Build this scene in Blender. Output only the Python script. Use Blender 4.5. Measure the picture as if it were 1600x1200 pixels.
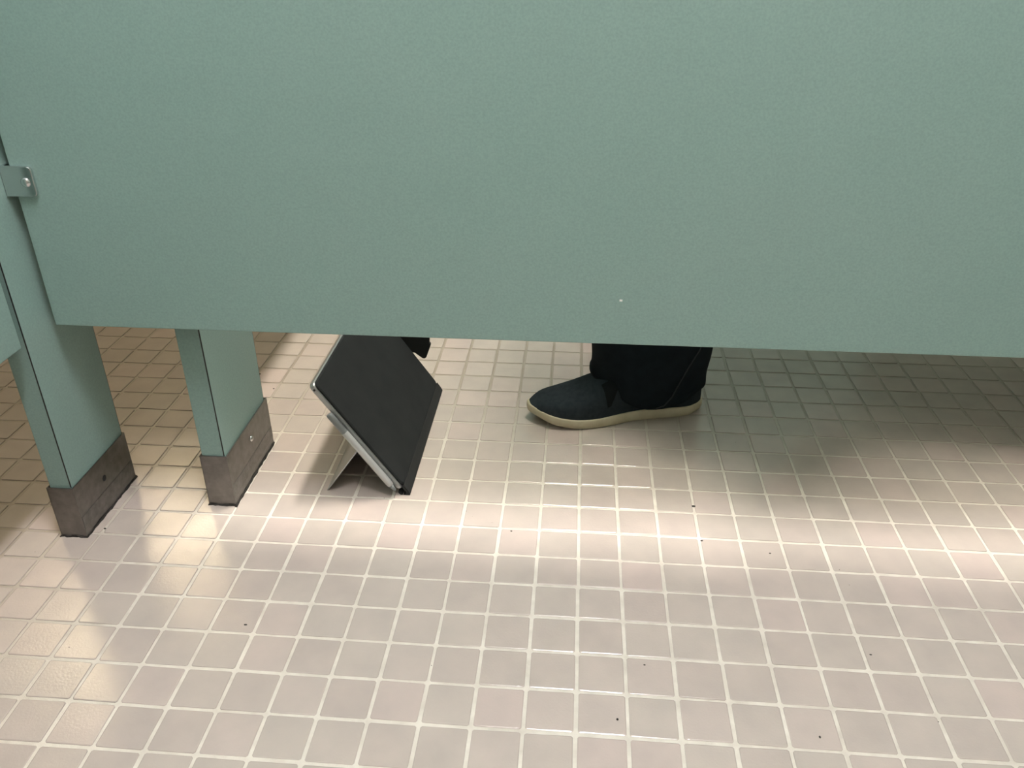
import bpy, bmesh, math, random
from mathutils import Vector, Matrix, Euler

# ------------------------------------------------------------------ camera, world, exposure
S = 0.0515                     # one floor tile module in metres
scene = bpy.context.scene
for o in list(bpy.data.objects): bpy.data.objects.remove(o)
C = scene.collection
def P(x, y, z=0.0): return Vector((x*S, y*S, z*S))

cam_d = bpy.data.cameras.new('camera'); cam = bpy.data.objects.new('camera', cam_d); C.objects.link(cam)
CAM_LOC = P(-0.3356, -15.6636, 13.5183); CAM_ROT = (1.0631, 0.0014, 0.0800); FPX = 1304.2
cam.location = CAM_LOC; cam.rotation_euler = CAM_ROT
cam_d.sensor_width = 36.0; cam_d.lens = FPX/1600*36.0; cam_d.clip_start = 0.02; cam_d.clip_end = 100
scene.camera = cam
w = bpy.data.worlds.new('world'); scene.world = w; w.use_nodes = True
w.node_tree.nodes['Background'].inputs[0].default_value = (0.02, 0.02, 0.02, 1)
w.node_tree.nodes['Background'].inputs[1].default_value = 0.3
scene.view_settings.view_transform = 'Standard'; scene.view_settings.look = 'None'
scene.view_settings.gamma = 1.0; scene.view_settings.use_curve_mapping = False
scene.view_settings.exposure = 0.0
LAMP = 133.0                   # ceiling tubes over the stalls
AISLE = 19.0                   # warm lights in the aisle
LAMP2 = 195.0; LAMP2_COL = (1.0, 0.94, 0.84)
LAMP_COL = (1.0, 0.97, 0.985); AISLE_COL = (1.0, 0.80, 0.50)
rnd = random.Random(7)

# ------------------------------------------------------------------ materials
def new_mat(name):
    m = bpy.data.materials.new(name); m.use_nodes = True
    return m, m.node_tree.nodes, m.node_tree.links, m.node_tree.nodes['Principled BSDF']
def noise(N, L, scale, detail=3, rough=0.55, coord='Object'):
    tc = N.new('ShaderNodeTexCoord'); n = N.new('ShaderNodeTexNoise')
    n.inputs['Scale'].default_value = scale; n.inputs['Detail'].default_value = detail; n.inputs['Roughness'].default_value = rough
    L.new(tc.outputs[coord], n.inputs['Vector']); return n
def ramp(N, L, src, p0, c0, p1, c1):
    r = N.new('ShaderNodeValToRGB'); e = r.color_ramp.elements
    e[0].position = p0; e[0].color = (*c0, 1) if len(c0) == 3 else c0
    e[1].position = p1; e[1].color = (*c1, 1) if len(c1) == 3 else c1
    L.new(src, r.inputs[0]); return r
def simple(name, c0, c1=None, rough=0.5, metal=0.0, scale=60, bump=0.0, bump_scale=400, rough2=None, spec=0.5):
    m, N, L, b = new_mat(name)
    n = noise(N, L, scale)
    r = ramp(N, L, n.outputs['Fac'], 0.3, c0, 0.7, c1 or c0); L.new(r.outputs[0], b.inputs['Base Color'])
    b.inputs['Roughness'].default_value = rough; b.inputs['Metallic'].default_value = metal
    b.inputs['Specular IOR Level'].default_value = spec
    if rough2 is not None:
        n3 = noise(N, L, scale*0.6); r3 = ramp(N, L, n3.outputs['Fac'], 0.3, (rough,)*3, 0.7, (rough2,)*3)
        L.new(r3.outputs[0], b.inputs['Roughness'])
    if bump:
        n2 = noise(N, L, bump_scale, 2); bp = N.new('ShaderNodeBump'); bp.inputs['Strength'].default_value = bump
        bp.inputs['Distance'].default_value = 0.001; L.new(n2.outputs['Fac'], bp.inputs['Height']); L.new(bp.outputs[0], b.inputs['Normal'])
    return m
def mat_tile():
    m, N, L, b = new_mat('glazed_tile')
    oi = N.new('ShaderNodeObjectInfo'); ge = N.new('ShaderNodeNewGeometry')
    ad = N.new('ShaderNodeMath'); ad.operation = 'ADD'; L.new(oi.outputs['Random'], ad.inputs[0]); L.new(ge.outputs['Random Per Island'], ad.inputs[1])
    fr = N.new('ShaderNodeMath'); fr.operation = 'FRACT'; L.new(ad.outputs[0], fr.inputs[0])
    r = ramp(N, L, fr.outputs[0], 0.0, (0.472, 0.405, 0.365), 1.0, (0.515, 0.430, 0.392))
    e = r.color_ramp.elements.new(0.5); e.color = (0.482, 0.424, 0.378, 1)
    n = N.new('ShaderNodeTexNoise'); n.inputs['Scale'].default_value = 22; n.inputs['Detail'].default_value = 5
    L.new(ge.outputs['Position'], n.inputs['Vector'])
    r2 = ramp(N, L, n.outputs['Fac'], 0.3, (0.93, 0.93, 0.93), 0.7, (1.04, 1.03, 1.02))
    mx = N.new('ShaderNodeMix'); mx.data_type = 'RGBA'; mx.blend_type = 'MULTIPLY'; mx.inputs[0].default_value = 1
    L.new(r.outputs[0], mx.inputs[6]); L.new(r2.outputs[0], mx.inputs[7]); L.new(mx.outputs[2], b.inputs['Base Color'])
    n4 = N.new('ShaderNodeTexNoise'); n4.inputs['Scale'].default_value = 9; n4.inputs['Detail'].default_value = 4
    L.new(ge.outputs['Position'], n4.inputs['Vector'])
    r4 = ramp(N, L, n4.outputs['Fac'], 0.3, (0.13,)*3, 0.7, (0.19,)*3); L.new(r4.outputs[0], b.inputs['Roughness'])
    n3 = N.new('ShaderNodeTexNoise'); n3.inputs['Scale'].default_value = 420; n3.inputs['Detail'].default_value = 3
    L.new(ge.outputs['Position'], n3.inputs['Vector'])
    bp = N.new('ShaderNodeBump'); bp.inputs['Strength'].default_value = 0.16; bp.inputs['Distance'].default_value = 0.001
    L.new(n3.outputs['Fac'], bp.inputs['Height']); L.new(bp.outputs[0], b.inputs['Normal'])
    return m
def mat_grout():                               # pale where it is mopped, brown with old dirt under the far stall and in the aisle
    m, N, L, b = new_mat('cream_grout')
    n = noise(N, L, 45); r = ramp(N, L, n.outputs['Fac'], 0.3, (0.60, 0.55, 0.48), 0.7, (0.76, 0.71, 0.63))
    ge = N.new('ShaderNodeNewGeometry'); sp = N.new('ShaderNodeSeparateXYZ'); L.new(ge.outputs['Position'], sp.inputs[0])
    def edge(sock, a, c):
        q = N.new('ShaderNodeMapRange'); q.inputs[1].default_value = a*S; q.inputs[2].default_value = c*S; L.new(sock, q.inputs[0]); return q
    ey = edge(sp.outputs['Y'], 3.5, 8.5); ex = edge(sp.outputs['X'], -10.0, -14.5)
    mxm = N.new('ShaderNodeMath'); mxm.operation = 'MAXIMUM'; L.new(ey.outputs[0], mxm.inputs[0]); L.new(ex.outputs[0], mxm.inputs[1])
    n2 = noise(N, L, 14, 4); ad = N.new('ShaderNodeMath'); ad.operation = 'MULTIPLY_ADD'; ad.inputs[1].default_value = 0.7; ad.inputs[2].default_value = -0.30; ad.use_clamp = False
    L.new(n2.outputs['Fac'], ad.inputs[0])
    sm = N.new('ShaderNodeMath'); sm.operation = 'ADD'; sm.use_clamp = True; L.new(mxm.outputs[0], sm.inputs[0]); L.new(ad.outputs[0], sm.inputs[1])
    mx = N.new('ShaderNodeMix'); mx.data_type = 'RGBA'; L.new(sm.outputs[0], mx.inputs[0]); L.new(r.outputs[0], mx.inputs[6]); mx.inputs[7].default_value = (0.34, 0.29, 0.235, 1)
    L.new(mx.outputs[2], b.inputs['Base Color']); b.inputs['Roughness'].default_value = 0.32
    n3 = noise(N, L, 900, 2); bp = N.new('ShaderNodeBump'); bp.inputs['Strength'].default_value = 0.3; bp.inputs['Distance'].default_value = 0.001
    L.new(n3.outputs['Fac'], bp.inputs['Height']); L.new(bp.outputs[0], b.inputs['Normal'])
    return m
def mat_laminate():
    m, N, L, b = new_mat('mint_laminate')
    n = noise(N, L, 3.0, 4); r = ramp(N, L, n.outputs['Fac'], 0.25, (0.222, 0.336, 0.308), 0.75, (0.238, 0.344, 0.318))
    n2 = noise(N, L, 420, 2); r2 = ramp(N, L, n2.outputs['Fac'], 0.3, (0.93,)*3, 0.7, (1.06,)*3)
    mx = N.new('ShaderNodeMix'); mx.data_type = 'RGBA'; mx.blend_type = 'MULTIPLY'; mx.inputs[0].default_value = 1
    L.new(r.outputs[0], mx.inputs[6]); L.new(r2.outputs[0], mx.inputs[7]); L.new(mx.outputs[2], b.inputs['Base Color'])
    b.inputs['Roughness'].default_value = 0.5
    bp = N.new('ShaderNodeBump'); bp.inputs['Strength'].default_value = 0.12; bp.inputs['Distance'].default_value = 0.0006
    L.new(n2.outputs['Fac'], bp.inputs['Height']); L.new(bp.outputs[0], b.inputs['Normal'])
    return m
def emit(name, col, st):
    m, N, L, b = new_mat(name)
    b.inputs['Base Color'].default_value = (0.8, 0.8, 0.8, 1)
    b.inputs['Emission Color'].default_value = (*col, 1); b.inputs['Emission Strength'].default_value = st
    return m
M = {
 'tile': mat_tile(), 'mint': mat_laminate(),
 'grout': mat_grout(),
 'seam': simple('dark_laminate_edge', (0.012, 0.012, 0.012), rough=0.5),
 'steel': simple('brushed_steel', (0.19, 0.182, 0.175), (0.25, 0.24, 0.23), 0.32, 1.0, scale=90, rough2=0.42, bump=0.05),
 'worn': simple('scuffed_steel', (0.21, 0.2, 0.19), (0.28, 0.27, 0.26), 0.42, 1.0, scale=120, rough2=0.62),
 'chrome': simple('polished_chrome', (0.70, 0.71, 0.72), rough=0.2, metal=1.0),
 'grime': simple('black_grime', (0.012, 0.010, 0.009), (0.04, 0.035, 0.03), 0.8, scale=400),
 'hole': simple('dark_recess', (0.01, 0.01, 0.01), rough=0.7),
 'felt': simple('black_felt', (0.0098, 0.0118, 0.0128), (0.0150, 0.0175, 0.0185), 0.88, scale=28, bump=0.35, bump_scale=1600, spec=0.35),
 'felt2': simple('black_felt_spine', (0.011, 0.0125, 0.013), rough=0.8, bump=0.3, bump_scale=1600),
 'alu': simple('silver_magnesium', (0.40, 0.41, 0.41), (0.45, 0.46, 0.46), 0.38, 0.75, scale=300),
 'aludark': simple('dark_kickstand_inner', (0.03, 0.03, 0.031), rough=0.45, metal=0.2),
 'penlight': simple('silver_pen_barrel', (0.47, 0.48, 0.48), rough=0.42, metal=0.3),
 'pendark': simple('grey_pen_end', (0.20, 0.215, 0.22), rough=0.45, metal=0.3),
 'black': simple('black_fabric', (0.006, 0.007, 0.007), rough=0.85, bump=0.3, bump_scale=1500),
 'canvas': simple('navy_canvas', (0.016, 0.0225, 0.0275), (0.025, 0.033, 0.039), 0.92, scale=140, bump=0.6, bump_scale=2200, spec=0.25),
 'gore': simple('black_elastic', (0.006, 0.008, 0.009), rough=0.9, bump=0.6, bump_scale=1200, spec=0.2),
 'sole': simple('cream_rubber', (0.47, 0.41, 0.28), (0.58, 0.52, 0.38), 0.55, scale=40, bump=0.1),
 'denim': simple('dark_denim', (0.0035, 0.0065, 0.0090), (0.0060, 0.0105, 0.0140), 0.95, scale=60, bump=0.6, bump_scale=2000, spec=0.2),
 'stitch': simple('denim_stitch', (0.020, 0.024, 0.026), rough=0.9),
 'knit': simple('charcoal_knit', (0.03, 0.03, 0.033), rough=0.9, bump=0.5, bump_scale=600),
 'skin': simple('skin', (0.45, 0.27, 0.19), rough=0.55), 'hair': simple('dark_hair', (0.02, 0.014, 0.01), rough=0.6),
 'porcelain': simple('white_porcelain', (0.78, 0.78, 0.76), rough=0.12), 'plastic': simple('white_plastic', (0.75, 0.75, 0.72), rough=0.35),
 'wall': simple('tan_wall_paint', (0.40, 0.37, 0.32), (0.43, 0.40, 0.35), 0.6, scale=4, bump=0.1),
 'wall2': simple('green_wall_paint', (0.17, 0.20, 0.17), (0.20, 0.23, 0.20), 0.6, scale=4, bump=0.1),
 'ceil': simple('white_ceiling', (0.74, 0.73, 0.70), (0.78, 0.77, 0.74), 0.8, scale=8, bump=0.2),
 'house': simple('white_fixture_metal', (0.75, 0.75, 0.74), rough=0.4),
 'lamp': emit('ceiling_diffuser', LAMP_COL, LAMP), 'lamp2': emit('bright_diffuser', LAMP2_COL, LAMP2), 'warm': emit('warm_diffuser', AISLE_COL, AISLE),
}

# ------------------------------------------------------------------ mesh helpers
def link(name, me, mat, parent=None, smooth=False):
    o = bpy.data.objects.new(name, me); C.objects.link(o)
    if mat is not None and not me.materials: me.materials.append(M[mat])
    if smooth:
        for p in me.polygons: p.use_smooth = True
    if parent is not None:
        o.parent = parent
        o.matrix_parent_inverse = Matrix.Translation(parent.location).inverted() if parent.rotation_euler[:] == (0, 0, 0) else parent.matrix_basis.inverted()
    return o
def obj(name, bm, mat, parent=None, smooth=False):
    bmesh.ops.recalc_face_normals(bm, faces=bm.faces)
    me = bpy.data.meshes.new(name); bm.to_mesh(me); bm.free()
    return link(name, me, mat, parent, smooth)
def box(lo, hi, bevel=0.0, seg=2, bm=None):
    bm = bm or bmesh.new()
    r = bmesh.ops.create_cube(bm, size=1.0)
    a, b = Vector(lo), Vector(hi)
    for v in r['verts']: v.co = Vector([(a[i]+b[i])/2 + v.co[i]*(b[i]-a[i]) for i in range(3)])
    if bevel:
        es = list({e for v in r['verts'] for e in v.link_edges})
        bmesh.ops.bevel(bm, geom=es, offset=bevel, segments=seg, affect='EDGES', profile=0.5)
    return bm
def tbox(x0, x1, y0, y1, z0, z1, bevel=0.0, bm=None): return box(P(x0, y0, z0), P(x1, y1, z1), bevel, 2, bm)
def loft(rings, cap0=True, cap1=True, bm=None, closed=True):
    bm = bm or bmesh.new(); vs = [[bm.verts.new(p) for p in r] for r in rings]; n = len(vs[0])
    for a, b in zip(vs, vs[1:]):
        for i in range(n if closed else n-1):
            bm.faces.new((a[i], a[(i+1) % n], b[(i+1) % n], b[i]))
    if cap0: bm.faces.new(vs[0][::-1])
    if cap1: bm.faces.new(vs[-1])
    return bm
def tube(pts, rad, n=10, bm=None, caps=True):
    rings = []; pts = [Vector(p) for p in pts]
    for i, p in enumerate(pts):
        d = (pts[min(i+1, len(pts)-1)] - pts[max(i-1, 0)]).normalized()
        u = d.orthogonal().normalized() if i == 0 else (u - d*u.dot(d)).normalized()
        v = d.cross(u); r = rad[i] if isinstance(rad, (list, tuple)) else rad
        rings.append([p + (u*math.cos(2*math.pi*k/n) + v*math.sin(2*math.pi*k/n))*r for k in range(n)])
    return loft(rings, caps, caps, bm)
def prism(outline, y0, y1, bm=None):            # outline of (x, z) metres, extruded along y
    return loft([[Vector((x, y0, z)) for x, z in outline], [Vector((x, y1, z)) for x, z in outline]], bm=bm)
def empty(name, loc):
    o = bpy.data.objects.new(name, None); C.objects.link(o); o.location = loc; o.empty_display_size = 0.05
    return o
def tag(o, label, cat, group=None):
    o['label'] = label; o['category'] = cat
    if group: o['group'] = group
    return o
def struct(o, label=None, cat=None):
    o['kind'] = 'structure'
    if label: o['label'] = label; o['category'] = cat
    return o

# ------------------------------------------------------------------ the room
X0, X1, Y0, Y1, ZC = -52.0, 20.5, -19.6, 66.0, 47.0
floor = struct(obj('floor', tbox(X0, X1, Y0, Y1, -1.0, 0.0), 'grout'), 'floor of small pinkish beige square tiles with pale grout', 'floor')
struct(obj('ceiling', tbox(X0-1, X1+1, Y0-1, Y1+1, ZC, ZC+1), 'ceil'), 'plain white ceiling above the toilet stalls', 'ceiling')
struct(obj('wall_back', tbox(X1, X1+2, Y0-1, Y1+1, -1, ZC), 'wall2'), 'muted green wall behind the toilets', 'wall')
struct(obj('wall_front', tbox(X0-2, X0, Y0-1, Y1+1, -1, ZC), 'wall'), 'tan wall across the aisle', 'wall')
struct(obj('wall_near', tbox(X0, X1, Y0-2, Y0, -1, ZC), 'wall'), 'tan wall at the near end of the stalls', 'wall')
struct(obj('wall_far', tbox(X0, X1, Y1, Y1+2, -1, ZC), 'wall'), 'tan wall at the far end of the washroom', 'wall')

# tiles: cushion-edged, each tipped a hair; top is 0.7 mm above the grout
TH = 0.5 - 0.036
def tile_rings(cx, cy, tip=(0, 0), dz=0.0, rot=0.0, h=TH):
    rings = []
    for ins, z in ((0.0, -0.030), (0.003, 0.010), (0.022, 0.018)):
        a = h - ins; c = 0.030
        r = []
        for x, y in ((a-c, -a), (a, -a+c), (a, a-c), (a-c, a), (-a+c, a), (-a, a-c), (-a, -a+c), (-a+c, -a)):
            X, Y = x*math.cos(rot)-y*math.sin(rot), x*math.sin(rot)+y*math.cos(rot)
            r.append(P(cx+X, cy+Y, z + dz + X*tip[0] + Y*tip[1]))
        rings.append(r)
    return rings
bmt = loft(tile_rings(0, 0), cap0=False); bmesh.ops.recalc_face_normals(bmt, faces=bmt.faces)
tile_me = bpy.data.meshes.new('tile'); bmt.to_mesh(tile_me); bmt.free(); tile_me.materials.append(M['tile'])
Rc = Euler(CAM_ROT).to_matrix().transposed()
def pix(p):
    q = Rc @ (p - CAM_LOC)
    return (800+FPX*q.x/-q.z, 600-FPX*q.y/-q.z) if q.z < -0.01 else None
cells = []
for i in range(-51, 20):
    for j in range(-19, 61):
        cx, cy = i+0.5, j+0.5; area = 0.0
        q = [pix(P(cx+a, cy+b)) for a, b in ((-.46, -.46), (.46, -.46), (.46, .46), (-.46, .46))]
        if all(q):
            mx, my = sum(a for a, _ in q)/4, sum(b for _, b in q)/4
            if -25 < mx < 1625 and 505+0.0377*mx < my < 1225:
                area = abs(sum(q[k][0]*q[(k+1) % 4][1]-q[(k+1) % 4][0]*q[k][1] for k in range(4)))/2
                area *= max(0.0, min(1600, max(a for a, _ in q))-max(0, min(a for a, _ in q)))/(max(a for a, _ in q)-min(a for a, _ in q))
                area *= max(0.0, min(1200, max(b for _, b in q))-max(0, min(b for _, b in q)))/(max(b for _, b in q)-min(b for _, b in q))
        cells.append((area, i, j))
cells.sort(reverse=True)
rest = bmesh.new()
for k, (area, i, j) in enumerate(cells):
    cx, cy = i+0.5+rnd.uniform(-.010, .010), j+0.5+rnd.uniform(-.010, .010)
    tip = (rnd.gauss(0, .0028), rnd.gauss(0, .0028)); dz = rnd.uniform(-.003, .003); rot = rnd.gauss(0, .006)
    if k < 300:
        t = link('tile', tile_me, None, floor)
        t.location = P(cx, cy, dz); t.rotation_euler = (math.atan(tip[1]), -math.atan(tip[0]), rot)
    else:
        loft(tile_rings(cx, cy, tip, dz, rot), cap0=False, bm=rest)
ts = obj('tile_field', rest, 'tile', floor); ts['kind'] = 'stuff'

# grit lying on the floor
g = bmesh.new()
for x, y, s in [(-10.93+0.0, 8.55, .05), (6.15, -2.55, .026), (3.05, 0.9, .025), (4.65, 0.55, .025), (-7.25, -2.75, .03), (0.8, -4.6, .03), (-1.7, .9, .03), (3.0, 2.3, .035), (-12.0, 0.2, .03), (4.6, -4.7, .03), (1.4, -3.2, .02), (-10.1, 7.6, .03)] + \
        [(rnd.uniform(-14, 12), rnd.uniform(-5, 6), rnd.uniform(.008, .014)) for _ in range(14)]:
    r = bmesh.ops.create_icosphere(g, subdivisions=1, radius=s*S)
    sx, sy = rnd.uniform(.7, 1.7), rnd.uniform(.6, 1.2)
    for v in r['verts']: v.co = Vector((v.co.x*sx, v.co.y*sy, v.co.z*.6)) + P(x, y, .018)
gr = tag(obj('grit', g, 'grime'), 'tiny dark crumbs of grit scattered over the tiled floor', 'grit'); gr['kind'] = 'stuff'

# ------------------------------------------------------------------ ceiling lamps
def ceiling_lamp(x, yc, half, mat, label):
    e = empty('ceiling_light', P(x, yc, ZC))
    obj('housing', tbox(x-1.9, x+1.9, yc-half-.3, yc+half+.3, ZC-0.9, ZC, 0.004), 'house', e)
    obj('diffuser', tbox(x-1.5, x+1.5, yc-half, yc+half, ZC-1.5, ZC-0.88, 0.006), mat, e)
    return tag(e, label, 'ceiling light', 'ceiling lights over the stalls')
ceiling_lamp(1.8, -10.0, 6.5, 'lamp', 'white strip light on the ceiling over the nearest stall')
ceiling_lamp(1.6, 10.0, 5.5, 'lamp2', 'white strip light on the ceiling over the occupied stall')
for yc, half, lab in ((55.5, 5.6, 'warm square light on the ceiling at the far end of the aisle'), (38.5, 5.0, 'warm square light on the ceiling halfway along the aisle')):
    e = empty('ceiling_light', P(-43.2, yc, ZC))
    obj('housing', tbox(-47.3, -39.1, yc-half-.3, yc+half+.3, ZC-.5, ZC, .004), 'house', e)
    obj('diffuser', tbox(-46.9, -39.5, yc-half, yc+half, ZC-.6, ZC-.45, .002), 'warm', e)
    tag(e, lab, 'ceiling light', 'square lights over the aisle')

# ------------------------------------------------------------------ partition panel with its bracket
PF, PB, PL, PZ = 0.75, 1.27, -12.11, 5.44
panel = empty('partition_panel', P(4, 1.0, PZ))
obj('panel', tbox(PL, X1-.4, PF, PB, PZ, 35.0, .0012), 'mint', panel)
ch = obj('paint_chip', tbox(0.62, 0.68, PF-.012, PF+.02, 6.46, 6.50), 'plastic', panel)
tag(panel, 'wide mint green partition panel hanging between the two stalls', 'partition')
br = empty('partition_bracket', P(-12.2, PF, 8.75))
obj('back_ear', tbox(-12.31, -11.62, PB+.01, PB+.08, 8.46, 9.09, .0008), 'chrome', br)
fr_ = []
for cx_, cz_, a0 in ((-11.71, 8.99, 0), (-12.29, 8.99, 90), (-12.29, 8.55, 180), (-11.71, 8.55, 270)):
    for k in range(5):
        a_ = math.radians(a0+22.5*k); q_ = .10 if cx_ > -12 else .01
        fr_.append(((cx_+q_*math.cos(a_))*S, (cz_+q_*math.sin(a_)+((.09 if a0 == 90 else -.09) if cx_ < -12 else 0))*S))
fe = prism(fr_, (PF-.085)*S, (PF-.004)*S)
bmesh.ops.bevel(fe, geom=[e_ for e_ in fe.edges if abs(e_.verts[0].co.y-e_.verts[1].co.y) < 1e-6], offset=.0009, segments=2, affect='EDGES', profile=.5)
obj('front_ear', fe, 'chrome', br)
obj('web', tbox(-12.31, -12.24, PF-.075, PB+.08, 8.46, 9.08), 'chrome', br)
obj('back_flange', tbox(-12.31, -12.25, PB+.06, PB+.65, 8.46, 9.08), 'chrome', br)
sb = bmesh.new(); bmesh.ops.create_uvsphere(sb, u_segments=14, v_segments=8, radius=.105*S)
for v in sb.verts: v.co = Vector((v.co.x, v.co.y*.55, v.co.z)) + P(-11.79, PF-.085, 8.76)
obj('screw', sb, 'chrome', br, True)
tag(br, 'polished steel bracket screwing the mint panel to the pilaster', 'bracket')

# ------------------------------------------------------------------ pilasters with steel floor shoes
def pilaster(x0, x1, y0, y1, sx0, sx1, sy0, sy1, h, screw_y, screw_z, head, label):
    e = empty('pilaster', P((x0+x1)/2, (y0+y1)/2, 0))
    po = obj('post', tbox(x0, x1, y0, y1, 0.02, 38.0, .0008), 'mint', e)
    for yy, d in ((y0, -1), (y1, 1)):           # dark line where the face sheet meets the edge strip
        obj('edge_seam', tbox(x1-.035, x1-.005, min(yy, yy+d*.006), max(yy, yy+d*.006), h, 38.0), 'seam', po)
    sh = bmesh.new(); w_ = .03                  # folded sheet sleeve: four walls, open at the top
    for a in ((sx0, sx1, sy0, sy0+w_), (sx0, sx1, sy1-w_, sy1), (sx0, sx0+w_, sy0, sy1), (sx1-w_, sx1, sy0, sy1)):
        tbox(*a, 0.03, h, .0006, sh)
    so = obj('floor_shoe', sh, 'steel', e)
    obj('corner_seam', tbox(sx1-.012, sx1+.006, sy0-.006, sy0+.012, .04, h-.01), 'worn', so)
    wb = bmesh.new()
    tbox(sx1, sx1+.012, sy0+.02, sy1-.02, .25, .62, .0003, wb)
    obj('scuff_strip', wb, 'worn', so)
    gb = bmesh.new(); n = 44
    per = [(sx0+(sx1-sx0)*t, sy0) for t in [k/9 for k in range(9)]] + [(sx1, sy0+(sy1-sy0)*t) for t in [k/22 for k in range(22)]] + \
          [(sx1-(sx1-sx0)*t, sy1) for t in [k/9 for k in range(9)]] + [(sx0, sy1-(sy1-sy0)*t) for t in [k/22 for k in range(22)]]
    ctr = Vector(((sx0+sx1)/2, (sy0+sy1)/2))
    ro, ri, rt = [], [], []
    for x, y in per:
        d = (Vector((x, y))-ctr); nx = 1 if x > sx1-.001 else -1 if x < sx0+.001 else 0; ny = 1 if y > sy1-.001 else -1 if y < sy0+.001 else 0
        o_ = rnd.uniform(.012, .05)
        ro.append(P(x+nx*o_, y+ny*o_, .012)); rt.append(P(x+nx*.018, y+ny*.018, rnd.uniform(.04, .09))); ri.append(P(x-nx*.02, y-ny*.02, .05))
    loft([ro, rt, ri], False, False, gb)
    obj('grime_bead', gb, 'grime', so)
    cb = bmesh.new(); bmesh.ops.create_uvsphere(cb, u_segments=14, v_segments=8, radius=.085*S)
    for v in cb.verts: v.co = Vector((v.co.x*(.6 if head else .12), v.co.y, v.co.z)) + P(sx1, screw_y, screw_z)
    obj('screw', cb, 'chrome' if head else 'hole', so, True)
    return tag(e, label, 'pilaster', 'mint pilasters with steel shoes')
pilaster(-12.87, -12.31, -.10, 2.38, -12.93, -12.26, -.17, 2.42, 1.50, 1.10, .93, False,
         'mint green pilaster nearest the stall door, holding the chrome bracket')
pilaster(-9.68, -9.07, 1.41, 4.33, -9.735, -9.02, 1.37, 4.42, 1.57, 2.98, 1.09, True,
         'mint green pilaster nearest the black tablet, with a screw in its shoe')

# ------------------------------------------------------------------ stall doors
def stall_door(x0, x1, y0, y1, z0, label, hy):
    e = empty('stall_door', P((x0+x1)/2, (y0+y1)/2, z0))
    obj('door_panel', tbox(x0, x1, y0, y1, z0, 34.5, .0012), 'mint', e)
    for z in (9.5, 30.5):
        obj('hinge', tbox(x1-.05, x1+.12, hy-.5, hy+.5, z-1, z+1, .002), 'chrome', e)
    obj('latch', tbox(x1-.02, x1+.25, (y0+1.0) if hy > y0+3 else (y1-2.4), (y0+2.4) if hy > y0+3 else (y1-1.0), 19.0, 19.9, .003), 'chrome', e)
    return tag(e, label, 'stall door', 'mint stall doors')
stall_door(-12.80, -12.28, -12.6, -.31, 5.38, 'mint green stall door left of the pilaster with the chrome bracket', -11.9)
stall_door(-9.62, -9.10, 4.55, 22.4, 5.9, 'mint green door of the stall where the tablet stands', 21.7)
pilaster(-9.68, -9.07, 22.6, 38.0, -9.735, -9.02, 22.55, 38.05, 1.57, 30.0, 1.09, True, 'mint green pilaster on the far side of the occupied stall')
pilaster(-12.87, -12.31, -19.4, -12.8, -12.93, -12.26, -19.5, -12.75, 1.5, -16, .95, True, 'broad mint green pilaster at the near end wall')
p2 = empty('partition_panel', P(6, 38.3, PZ))
obj('panel', tbox(-9.0, X1-.4, 38.1, 38.6, PZ, 35.0, .0012), 'mint', p2)
tag(p2, 'mint green partition panel on the far side of the occupied stall', 'partition')

# ------------------------------------------------------------------ tablet on its kickstand
tab = empty('tablet', P(-5.6, 5.0, 0))
bx0, bz0 = -4.47*S, 0.02*S                     # lower front edge of the cover, on the floor
ang = math.atan2(3.34, 2.26)                   # lean of the slab
U = Vector((-math.cos(ang), 0, math.sin(ang)))      # up along the slab
Nn = Vector((math.sin(ang), 0, math.cos(ang)))      # out of the cover
ya, yb = 2.20*S, 7.86*S
O = Vector((bx0, 0, bz0))
def slab_pt(u, n, y): return O + U*u + Nn*n + Vector((0, y, 0))
def rounded_slab(u0, u1, y0, y1, n0, n1, r, edge, seg=5):
    out = []
    for cu, cy, a0 in ((u1-r, y1-r, 0), (u1-r, y0+r, 270), (u0+r, y0+r, 180), (u0+r, y1-r, 90)):
        pass
    corners = [(u1-r, y1-r, 0), (u0+r, y1-r, 90), (u0+r, y0+r, 180), (u1-r, y0+r, 270)]
    for cu, cy, a0 in corners:
        for k in range(seg+1):
            a = math.radians(a0 + 90*k/seg)
            out.append((cu + r*math.cos(a), cy + r*math.sin(a)))
    cu, cy = (u0+u1)/2, (y0+y1)/2
    rings = []
    hw, hh = (u1-u0)/2, (y1-y0)/2
    for n, ins in ((n0, edge), (n0+edge, 0), (n1-edge, 0), (n1, edge)):
        rings.append([slab_pt(cu+(u-cu)*(1-ins/hw), n, cy+(y-cy)*(1-ins/hh)) for u, y in out])
    return loft(rings)
LEN = 4.03*S
cov_t = .0048
# metal body: behind the cover
body = obj('body', rounded_slab(.30*S, LEN+.02*S, ya, yb, -.0122, -.0045, .0065, .0012), 'alu', tab)
obj('headphone_jack', tube([slab_pt(LEN-.14*S, -.0084, ya-.0003), slab_pt(LEN-.14*S, -.0084, ya+.001)], .0017, 10), 'hole', body)
cover = obj('cover', rounded_slab(.36*S, LEN-.005*S, ya+.0005, yb-.0005, -.0045, 0.0, .0075, .0014), 'felt', tab)
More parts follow.
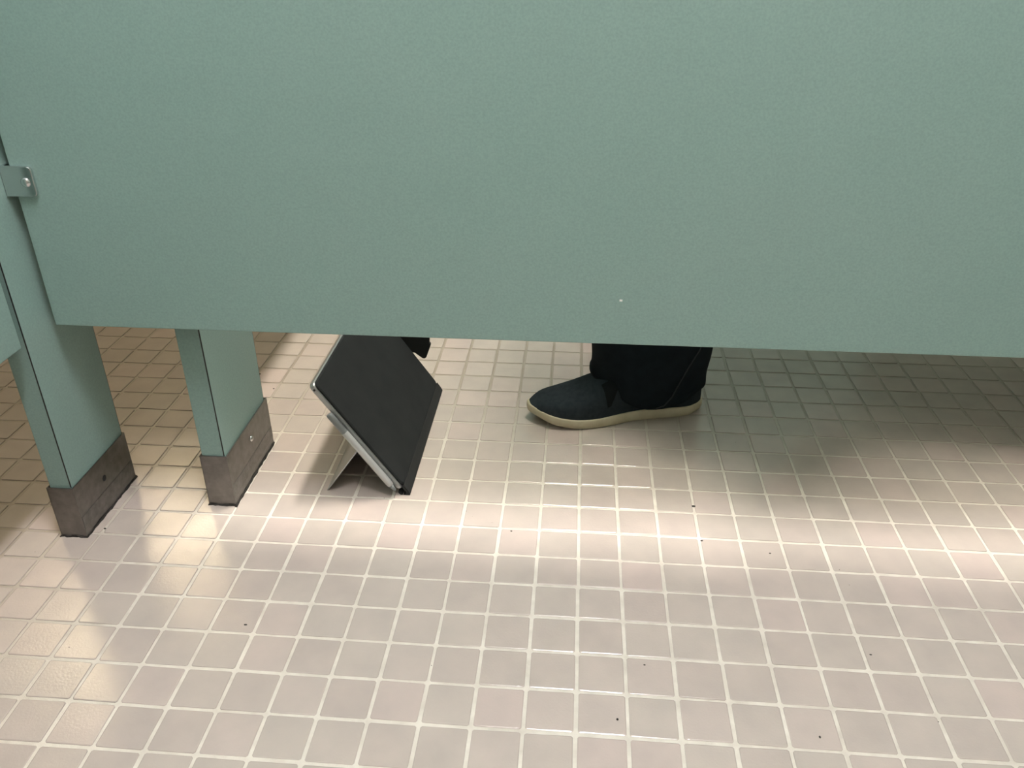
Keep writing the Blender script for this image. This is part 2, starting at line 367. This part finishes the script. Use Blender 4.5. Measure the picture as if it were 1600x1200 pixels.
# flexible spine at the lower edge: a flat strip that wraps under the body
sp = bmesh.new()
prof = [(.385*S, .0004), (.34*S, -.0002), (.20*S, -.0002), (.06*S, -.0012), (.0*S, -.0045), (.02*S, -.0095), (.10*S, -.0135), (.27*S, -.0138), (.27*S, -.0118), (.14*S, -.0112), (.10*S, -.0075), (.16*S, -.0045), (.36*S, -.0043)]
loft([[slab_pt(u, n, y) for u, n in prof] for y in (ya-.0004, ya+.003, yb-.003, yb+.0004)], bm=sp)
spine = obj('cover_spine', sp, 'felt2', tab)
obj('crease', tube([slab_pt(.395*S, .0002, ya+.004), slab_pt(.395*S, .0002, yb-.004)], .0006, 6), 'felt', spine)
# kickstand
hu = 1.93*S
hin = slab_pt(hu, -.0125, 0)
foot = Vector((-6.78*S, 0, .0018))
d = (foot-hin).normalized(); nk = Vector((d.z, 0, -d.x))
if nk.x < 0: nk = -nk
def kick(n0, n1, y0, y1, l0, l1):
    return loft([[hin + d*a + nk*n + Vector((0, y, 0)) for a, n in ((l0, n0), (l1, n0), (l1, n1), (l0, n1))] for y in (y0, y1)])
kl = (foot-hin).length
ks = obj('kickstand', kick(-.0016, 0, ya+.0005, yb-.0005, -.002, kl), 'alu', tab)
obj('kickstand_liner', kick(0, .0006, ya+.0012, yb-.0012, .004, kl-.001), 'aludark', ks)
obj('hinge', tube([hin+Vector((0, ya+.02, 0)), hin+Vector((0, ya+.06, 0))], .0028, 10), 'aludark', ks)
obj('hinge', tube([hin+Vector((0, yb-.06, 0)), hin+Vector((0, yb-.02, 0))], .0028, 10), 'aludark', ks)
# fabric loop on the far edge
lp = bmesh.new()
lo = [(2.35, -.000), (2.35, .0046), (2.0, .009), (1.95, .012), (2.02, .0205), (2.12, .0215), (2.6, .018), (2.65, .0)]
loft([[slab_pt(u*S, n-.003, yb+y) for u, n in lo] for y in (-.001, .004)], bm=lp)
tag(tab, 'black felt-covered tablet leaning on its silver kickstand on the tiles', 'tablet')
lp.free()
def atY(px, py, Yt):                            # a pixel's ray cut with the plane y = Yt tiles
    dr = Rc.transposed() @ Vector(((px-800)/FPX, -(py-600)/FPX, -1)); t = (Yt*S-CAM_LOC.y)/dr.y
    return CAM_LOC + dr*t
loop_out = [atY(px, py, 7.9) for px, py in ((625, 538), (638, 549), (648, 551), (660, 559.5), (663, 560), (666, 558.5), (672.3, 541), (672.6, 538.5), (670.5, 536), (671, 520), (640, 515), (625, 515))]
lb = loft([[p + Vector((0, dy, 0)) for p in loop_out] for dy in (0, .006)])
obj('pen_loop', lb, 'black', tab)
# stylus held on the near edge
pen = empty('stylus', slab_pt(.5*S, -.0085, ya-.005))
def pp(u): return slab_pt(u*S, -.0128, ya-.0046)
u_tip, u_top = .40, 3.20
def pen_piece(name, us, rs, mat, par):
    rings = []
    side = Vector((0, 1, 0))
    for u, r in zip(us, rs):
        rings.append([pp(u) + (Nn*math.cos(2*math.pi*k/20) + side*math.sin(2*math.pi*k/20)*(.92))*r*(1.0) for k in range(20)])
    return obj(name, loft(rings), mat, par, True)
barrel = pen_piece('barrel', [.60, .605, .70, 2.52, 2.54], [.0036, .0041, .0048, .0048, .0047], 'penlight', pen)
pen_piece('nose', [.40, .41, .60], [.0012, .0017, .0037], 'pendark', pen)
pen_piece('tail', [2.53, 2.55, 3.12, 3.17, 3.185], [.0044, .0047, .0047, .0042, .0034], 'pendark', pen)
tag(pen, 'silver stylus with grey ends held along the tablet edge', 'stylus')

# ------------------------------------------------------------------ wall-hung toilet in the next stall (hidden by the panel, shades the floor)
TY = 9.2
to = empty('toilet', P(13, TY, 0))
def oval(cx, a, b, z, n=28, back=None):
    r = []
    for k in range(n):
        t = 2*math.pi*k/n; x = cx + a*math.cos(t); y = TY + b*math.sin(t)
        if back and x > back: x = back
        r.append(P(x, y, z))
    return r
obj('bowl', loft([oval(14.0, 5.6, 2.0, 2.5), oval(13.4, 6.0, 2.8, 3.0), oval(13.0, 6.2, 3.5, 4.2), oval(12.8, 5.6, 3.5, 7.2), oval(12.8, 5.0, 2.9, 7.3), oval(12.9, 3.9, 2.2, 5.2)]), 'porcelain', to, True)
obj('wall_mount', tbox(17.0, X1-.02, TY-2.4, TY+2.4, 2.8, 7.0, .02), 'porcelain', to)
so_ = [oval(12.7, 5.7, 3.6, 7.42), oval(12.7, 5.7, 3.6, 7.85), oval(12.8, 4.0, 2.1, 7.85), oval(12.8, 4.0, 2.1, 7.42), oval(12.7, 5.7, 3.6, 7.42)]
obj('seat', loft(so_, False, False), 'plastic', to, True)
obj('flush_valve', tube([P(19.2, TY, 7.0), P(19.2, TY, 14.0)], .022, 12), 'chrome', to)
tag(to, 'white wall-hung toilet behind the mint partition panel', 'toilet')

# ------------------------------------------------------------------ the seated person
per = empty('person', P(1.0, 7.2, 0))
tag(per, 'seated person in dark jeans and dark slip-on shoe with cream sole', 'person')
heel, toe = Vector((3.78, 7.70)), Vector((-1.66, 6.44))
def make_shoe(heel, toe, mirror, parent):
    ax = (toe-heel); Ls = ax.length; ax.normalize(); nr = Vector((-ax.y, ax.x))      # nr: towards the viewer's side for toe pointing -x
    if nr.y > 0: nr = -nr
    def pt(s, v, z): q = heel + ax*(s*Ls) + nr*v*mirror; return P(q.x, q.y, z)
    # half widths by s from heel(0) to toe(1): near side (outer), far side (inner)
    def interp(tab_, s):
        for (a, b), (c, d_) in zip(tab_, tab_[1:]):
            if s <= c:
                t = (s-a)/(c-a); t = t*t*(3-2*t) if False else t
                return b + (d_-b)*t
        return tab_[-1][1]
    def sm(tab_, s, n=5, w_=.045): return sum(interp(tab_, min(1, max(0, s+(k/(n-1)-.5)*2*w_))) for k in range(n))/n
    near = [(0, .50), (.06, .60), (.15, .68), (.30, .68), (.45, .74), (.62, .97), (.72, 1.0), (.82, .95), (.92, .74), (1.0, .36)]
    far = [(0, .50), (.06, .60), (.15, .66), (.30, .62), (.45, .68), (.62, .86), (.72, .90), (.82, .82), (.92, .62), (1.0, .30)]
    spring = [(0, .05), (.06, .02), (.12, 0), (.62, 0), (.72, .02), (.82, .085), (.92, .20), (1.0, .33)]
    band = [(0, .34), (.1, .34), (.3, .40), (.5, .38), (.7, .33), (.85, .31), (1.0, .30)]
    def outline(k, n=64):                      # k in [0,1) round the sole
        a = 2*math.pi*k; s = .5 - .5*math.cos(a)
        return s, a
    def ring(off, zf, n=72, grow=0.0):
        r = []
        for k in range(n):
            s, a = outline(k/n)
            endf = math.sin(a)                 # round ends
            e_ = abs(endf)**.62
            hw = (sm(near, s) if endf >= 0 else sm(far, s))
            # the end widths are handled by the e_ factor blended near the ends only
            blend = min(1, min(s, 1-s)/.10)
            v = (hw*(1 if blend >= 1 else (e_/(abs(math.sin(math.acos(1-2*min(.10, .10))))**.62))*blend**.02)) * (1 if endf >= 0 else -1)
            s2 = s + (grow/Ls)*(-math.cos(a)); v2 = v + grow*(endf)
            r.append(pt(s2, v2, zf(s)))
        return r
    b0 = lambda s: sm(spring, s)
    rings = [ring(0, lambda s: b0(s)+.015, grow=-.10), ring(0, lambda s: b0(s), grow=-.05), ring(0, lambda s: b0(s)+.05, grow=-.005),
             ring(0, lambda s: b0(s)+sm(band, s)*.5, grow=.012), ring(0, lambda s: b0(s)+sm(band, s)-.05, grow=.0), ring(0, lambda s: b0(s)+sm(band, s)-.01, grow=-.02), ring(0, lambda s: b0(s)+sm(band, s)-.02, grow=-.06)]
    # upper: cross sections along the foot
    top = [(0, 1.10), (.05, 1.32), (.15, 1.40), (.30, 1.45), (.42, 1.60), (.52, 1.52), (.62, 1.25), (.72, 1.00), (.82, .83), (.90, .73), (.96, .62), (1.0, .40)]
    m_ = 22; secs = []; ss = [.012, .03, .06, .1, .16, .23, .3, .36, .42, .48, .54, .6, .66, .72, .78, .83, .88, .92, .955, .978, .99]
    def width(s, side):
        e_ = min(1, (1-(1-min(s, 1-s)/.10)**2)**.5) if min(s, 1-s) < .10 else 1
        return (sm(near, s) if side > 0 else sm(far, s))*(e_**.9)
    def upper_pt(s, t, off=0.0):               # t 0..1 from near edge over the top to far edge
        a = math.pi*t; zb = b0(s)+sm(band, s)-.06; h = max(.03, sm(top, s, 5, .03)+b0(s)*.5 - zb)
        if s > .9: h *= max(.12, (1-((s-.9)/.1)**2.2)**.6) if s < 1 else .12
        c = math.cos(a); side = 1 if c >= 0 else -1
        wv = (width(s, side)-.045+off)*abs(c)**(.55 if s > .5 else .45)*side
        return pt(s, wv, zb + (h+off)*math.sin(a)**(.9))
    for s in ss: secs.append([upper_pt(s, k/m_) for k in range(m_+1)])
    bm = loft(secs, True, True, closed=False)
    up = obj('shoe', bm, 'canvas', parent, True)
    sub = up.modifiers.new('sub', 'SUBSURF'); sub.levels = 1; sub.render_levels = 1
    obj('sole', loft(rings), 'sole', up, True)
    # elastic gore on the viewer side and far side, wedge from the collar down
    for t0, t1 in ((.10, .40), (.60, .90)):
        gs = []
        for k in range(9):
            q = k/8; tt = t0+(t1-t0)*q; w0 = (.010 + .055*q) if t0 < .5 else (.065-.055*q)
            cc = .545 + (.03*(1-q) if t0 < .5 else .03*q)
            gs.append([upper_pt(cc-w0, tt, .022), upper_pt(cc-w0/3, tt, .026), upper_pt(cc+w0/3, tt, .026), upper_pt(cc+w0, tt, .022)])
        gb = loft(gs, False, False, closed=False)
        obj('elastic_gore', gb, 'gore', up, True)
    return up
make_shoe(heel, toe, 1, per)
make_shoe(Vector((4.0, 13.2)), Vector((-1.5, 14.1)), 1, per)

# jeans: both legs from hem to hip as one garment
jb = bmesh.new(); hemb = bmesh.new(); NJ = 48
def leg_rings(cx, cy, hipy, sgn):
    rings = []
    rr = random.Random(3 if sgn > 0 else 5)
    ph = [rr.uniform(0, 6.28) for _ in range(8)]
    # (x centre, y centre, z front, z near, z back, z far, half x, half y)
    spec = [(cx, cy, 1.40, .62, 1.00, .66, 1.76, 1.0), (cx, cy, 1.46, .68, 1.05, .74, 1.80, 1.02), (cx, cy, 1.55, .74, 1.15, .84, 1.80, 1.04),
            (cx, cy, 1.68, 1.0, 1.32, 1.1, 1.77, 1.03), (cx, cy, 1.9, 1.4, 1.6, 1.5, 1.76, 1.04), (cx+.02, cy, 2.25, 1.9, 2.0, 2.0, 1.82, 1.08), (cx+.03, cy, 2.7, 2.5, 2.6, 2.5, 1.86, 1.12),
            (cx, cy, 3.3, 3.2, 3.2, 3.2, 1.74, 1.18), (cx-.2, cy+.1, 4.4, 4.4, 4.4, 4.4, 1.55, 1.25), (cx-.5, cy+.15, 6.0, 6, 6, 6, 1.5, 1.35), (cx-.8, cy+.2, 7.6, 7.6, 7.6, 7.6, 1.55, 1.45)]
    for q, (x, y, zf, zn, zb, zr, hx, hy) in enumerate(spec):
        r = []
        for k in range(NJ):
            a = 2*math.pi*k/NJ; c, s_ = math.cos(a), math.sin(a)      # a=0 front(-x), 90 near(-y)
            wf, wb, wn, wr = max(c, 0)**2, max(-c, 0)**2, max(s_, 0)**2, max(-s_, 0)**2
            z = wf*zf + wb*zb + wn*zn + wr*zr
            amp = .05 if q < 8 else .02
            f = 1 + amp*math.sin(3*a+ph[0]+z*1.7) + amp*.6*math.sin(5*a+ph[1]-z*2.3) + amp*.5*math.sin(7*a+ph[2]+z*3.1)
            r.append(P(x - hx*c*f**.35, y - hy*s_*f, z + .05*math.sin(4*a+ph[3])*(q < 8)))
        rings.append(r)
    # knee to hip
    kx, ky, kz = cx-.9, cy+.2, 9.4
    for t, hx in ((.06, 1.7), (.25, 1.6), (.5, 1.65), (.75, 1.75), (1, 1.85)):
        x = kx + (11.5-kx)*t; y = ky + (hipy-ky)*t
        tilt = min(1, t*4); r = []
        for k in range(NJ):
            a = 2*math.pi*k/NJ; c, s_ = math.cos(a), math.sin(a)
            # ring plane turns from horizontal to vertical round the knee
            r.append(P(x - hx*c*(1-tilt), y - hx*s_, kz + .4 + hx*c*tilt + (.4*(-c)*0)))
        rings.append(r)
    return rings
R1 = leg_rings(2.0, 7.28, 7.6, 1); R2 = leg_rings(2.1, 13.35, 11.0, -1)
loft(R1, False, True, jb); loft(R2, False, True, jb)
r = bmesh.ops.create_uvsphere(jb, u_segments=20, v_segments=12, radius=1)
for v in r['verts']: v.co = P(12.2+v.co.x*2.3, 9.3+v.co.y*3.5, 9.9+v.co.z*1.9)
je = obj('jeans', jb, 'denim', per, True)
sm_ = je.modifiers.new('thick', 'SOLIDIFY'); sm_.thickness = .0022; sm_.offset = -1
sb_ = je.modifiers.new('sub', 'SUBSURF'); sb_.levels = 1; sb_.render_levels = 1
for Rr in (R1, R2):
    hb = bmesh.new(); c0 = sum(Rr[0], Vector())/NJ
    def out(p, k_): dd = (p-c0); dd.z = 0; return p + dd.normalized()*k_
    loft([[out(p, .0005) for p in Rr[0]], [out(p, .0012) for p in Rr[0]], [out(p, .0022) + Vector((0, 0, .004)) for p in Rr[0]], [out(p, .0018)+Vector((0, 0, .011)) for p in Rr[0]], [out(p, .0)+Vector((0, 0, .013)) for p in Rr[0]]], False, False, hb)
    obj('hem', hb, 'denim', je, True)
    k_ = int(NJ*.28)
    obj('side_seam', tube([out(q[(k_+i) % NJ], .0012) for i, q in enumerate([Rr[j] for j in (1, 2, 3, 4, 5, 6, 7, 8)])], .0011, 6), 'stitch', je, True)

BY = 8.7
# body: one skinned figure, seated, leaning forward; sweater and hair over it
def skin_mesh(name, verts, edges, mat, parent, root=0):
    me = bpy.data.meshes.new(name); me.from_pydata([P(*v[:3]) for v in verts], edges, [])
    o = link(name, me, mat, parent); o.modifiers.new('skin', 'SKIN')
    sv = me.skin_vertices[0].data if me.skin_vertices else None
    for i, v in enumerate(verts):
        r = v[3] if isinstance(v[3], tuple) else (v[3], v[3])
        sv[i].radius = (r[0]*S, r[1]*S)
    sv[root].use_root = True
    s2 = o.modifiers.new('sub', 'SUBSURF'); s2.levels = 1; s2.render_levels = 2
    return o
V = [(12.2, BY, 9.9, (2.2, 1.6)), (9.6, BY, 12.3, (2.2, 1.6)), (6.6, BY, 14.8, (2.6, 1.8)), (3.8, BY, 16.9, (2.2, 1.5)), (2.5, BY, 17.8, (1.0, 1.0)), (1.3, BY, 18.8, (1.3, 1.45)), (.1, BY, 19.8, (1.4, 1.6)), (-.5, BY, 20.5, (1.0, 1.1))]
E = [(i, i+1) for i in range(7)]
for s_, kx, ky, ax_, ay_ in ((-1, 1.0, 7.5, 2.6, 7.45), (1, 1.1, 13.5, 2.7, 13.4)):
    b = len(V); V += [(11.4, BY+s_*1.8, 9.8, 1.45), (6.0, (BY+s_*1.8+ky)/2, 9.6, 1.3), (kx, ky, 9.3, 1.05), (1.8, ky, 5.2, .95), (ax_, ay_, 1.3, .6)]
    E += [(0, b)] + [(b+i, b+i+1) for i in range(4)]
    a = len(V); V += [(4.0, BY+s_*3.2, 16.0, 1.0), (5.2, BY+s_*3.5, 12.0, .8), (4.3, BY+s_*3.3, 12.0, .6), (3.6, BY+s_*3.0, 11.6, (.75, .4))]
    E += [(3, a), (a, a+1), (a+1, a+2), (a+2, a+3)]
    for f, (oy, ln) in enumerate(((-.6, 1.3), (-.2, 1.55), (.2, 1.45), (.55, 1.15))):
        q = len(V); V += [(3.0, BY+s_*3.0+oy, 11.55, .17), (3.0-ln*.5, BY+s_*3.0+oy*1.1, 11.2, .16), (3.0-ln*.8, BY+s_*3.0+oy*1.1, 10.6, .13)]
        E += [(a+3, q), (q, q+1), (q+1, q+2)]
    q = len(V); V += [(3.9, BY+s_*2.2, 11.4, .19), (3.2, BY+s_*1.8, 11.1, .16)]; E += [(a+3, q), (q, q+1)]
skin_mesh('body', V, E, 'skin', per)
V2 = [(12.2, BY, 10.4, (2.5, 1.9)), (9.6, BY, 12.3, (2.5, 1.9)), (6.6, BY, 14.8, (2.9, 2.1)), (3.9, BY, 16.8, (2.4, 1.8)), (2.8, BY, 17.6, (1.3, 1.3))]
E2 = [(i, i+1) for i in range(4)]
for s_ in (-1, 1):
    a = len(V2); V2 += [(4.0, BY+s_*3.2, 16.0, 1.25), (5.2, BY+s_*3.5, 12.2, 1.05), (4.4, BY+s_*3.35, 12.2, .85)]; E2 += [(3, a), (a, a+1), (a+1, a+2)]
skin_mesh('sweater', V2, E2, 'knit', per)
hb = bmesh.new(); bmesh.ops.create_uvsphere(hb, u_segments=20, v_segments=12, radius=1)
for v in list(hb.verts):
    if v.co.z < -.15 and v.co.x < .2: v.co *= .85
    v.co = P(.6+v.co.x*1.75, BY+v.co.y*1.6, 20.1+v.co.z*1.75)
obj('hair', hb, 'hair', per, True)
nb = bmesh.new(); bmesh.ops.create_cone(nb, segments=8, radius1=.35*S, radius2=.1*S, depth=.8*S, cap_ends=True)
for v in nb.verts: v.co = Matrix.Rotation(-.3, 3, 'Y') @ v.co + P(-.7, BY, 18.3)
obj('nose', nb, 'skin', per, True)
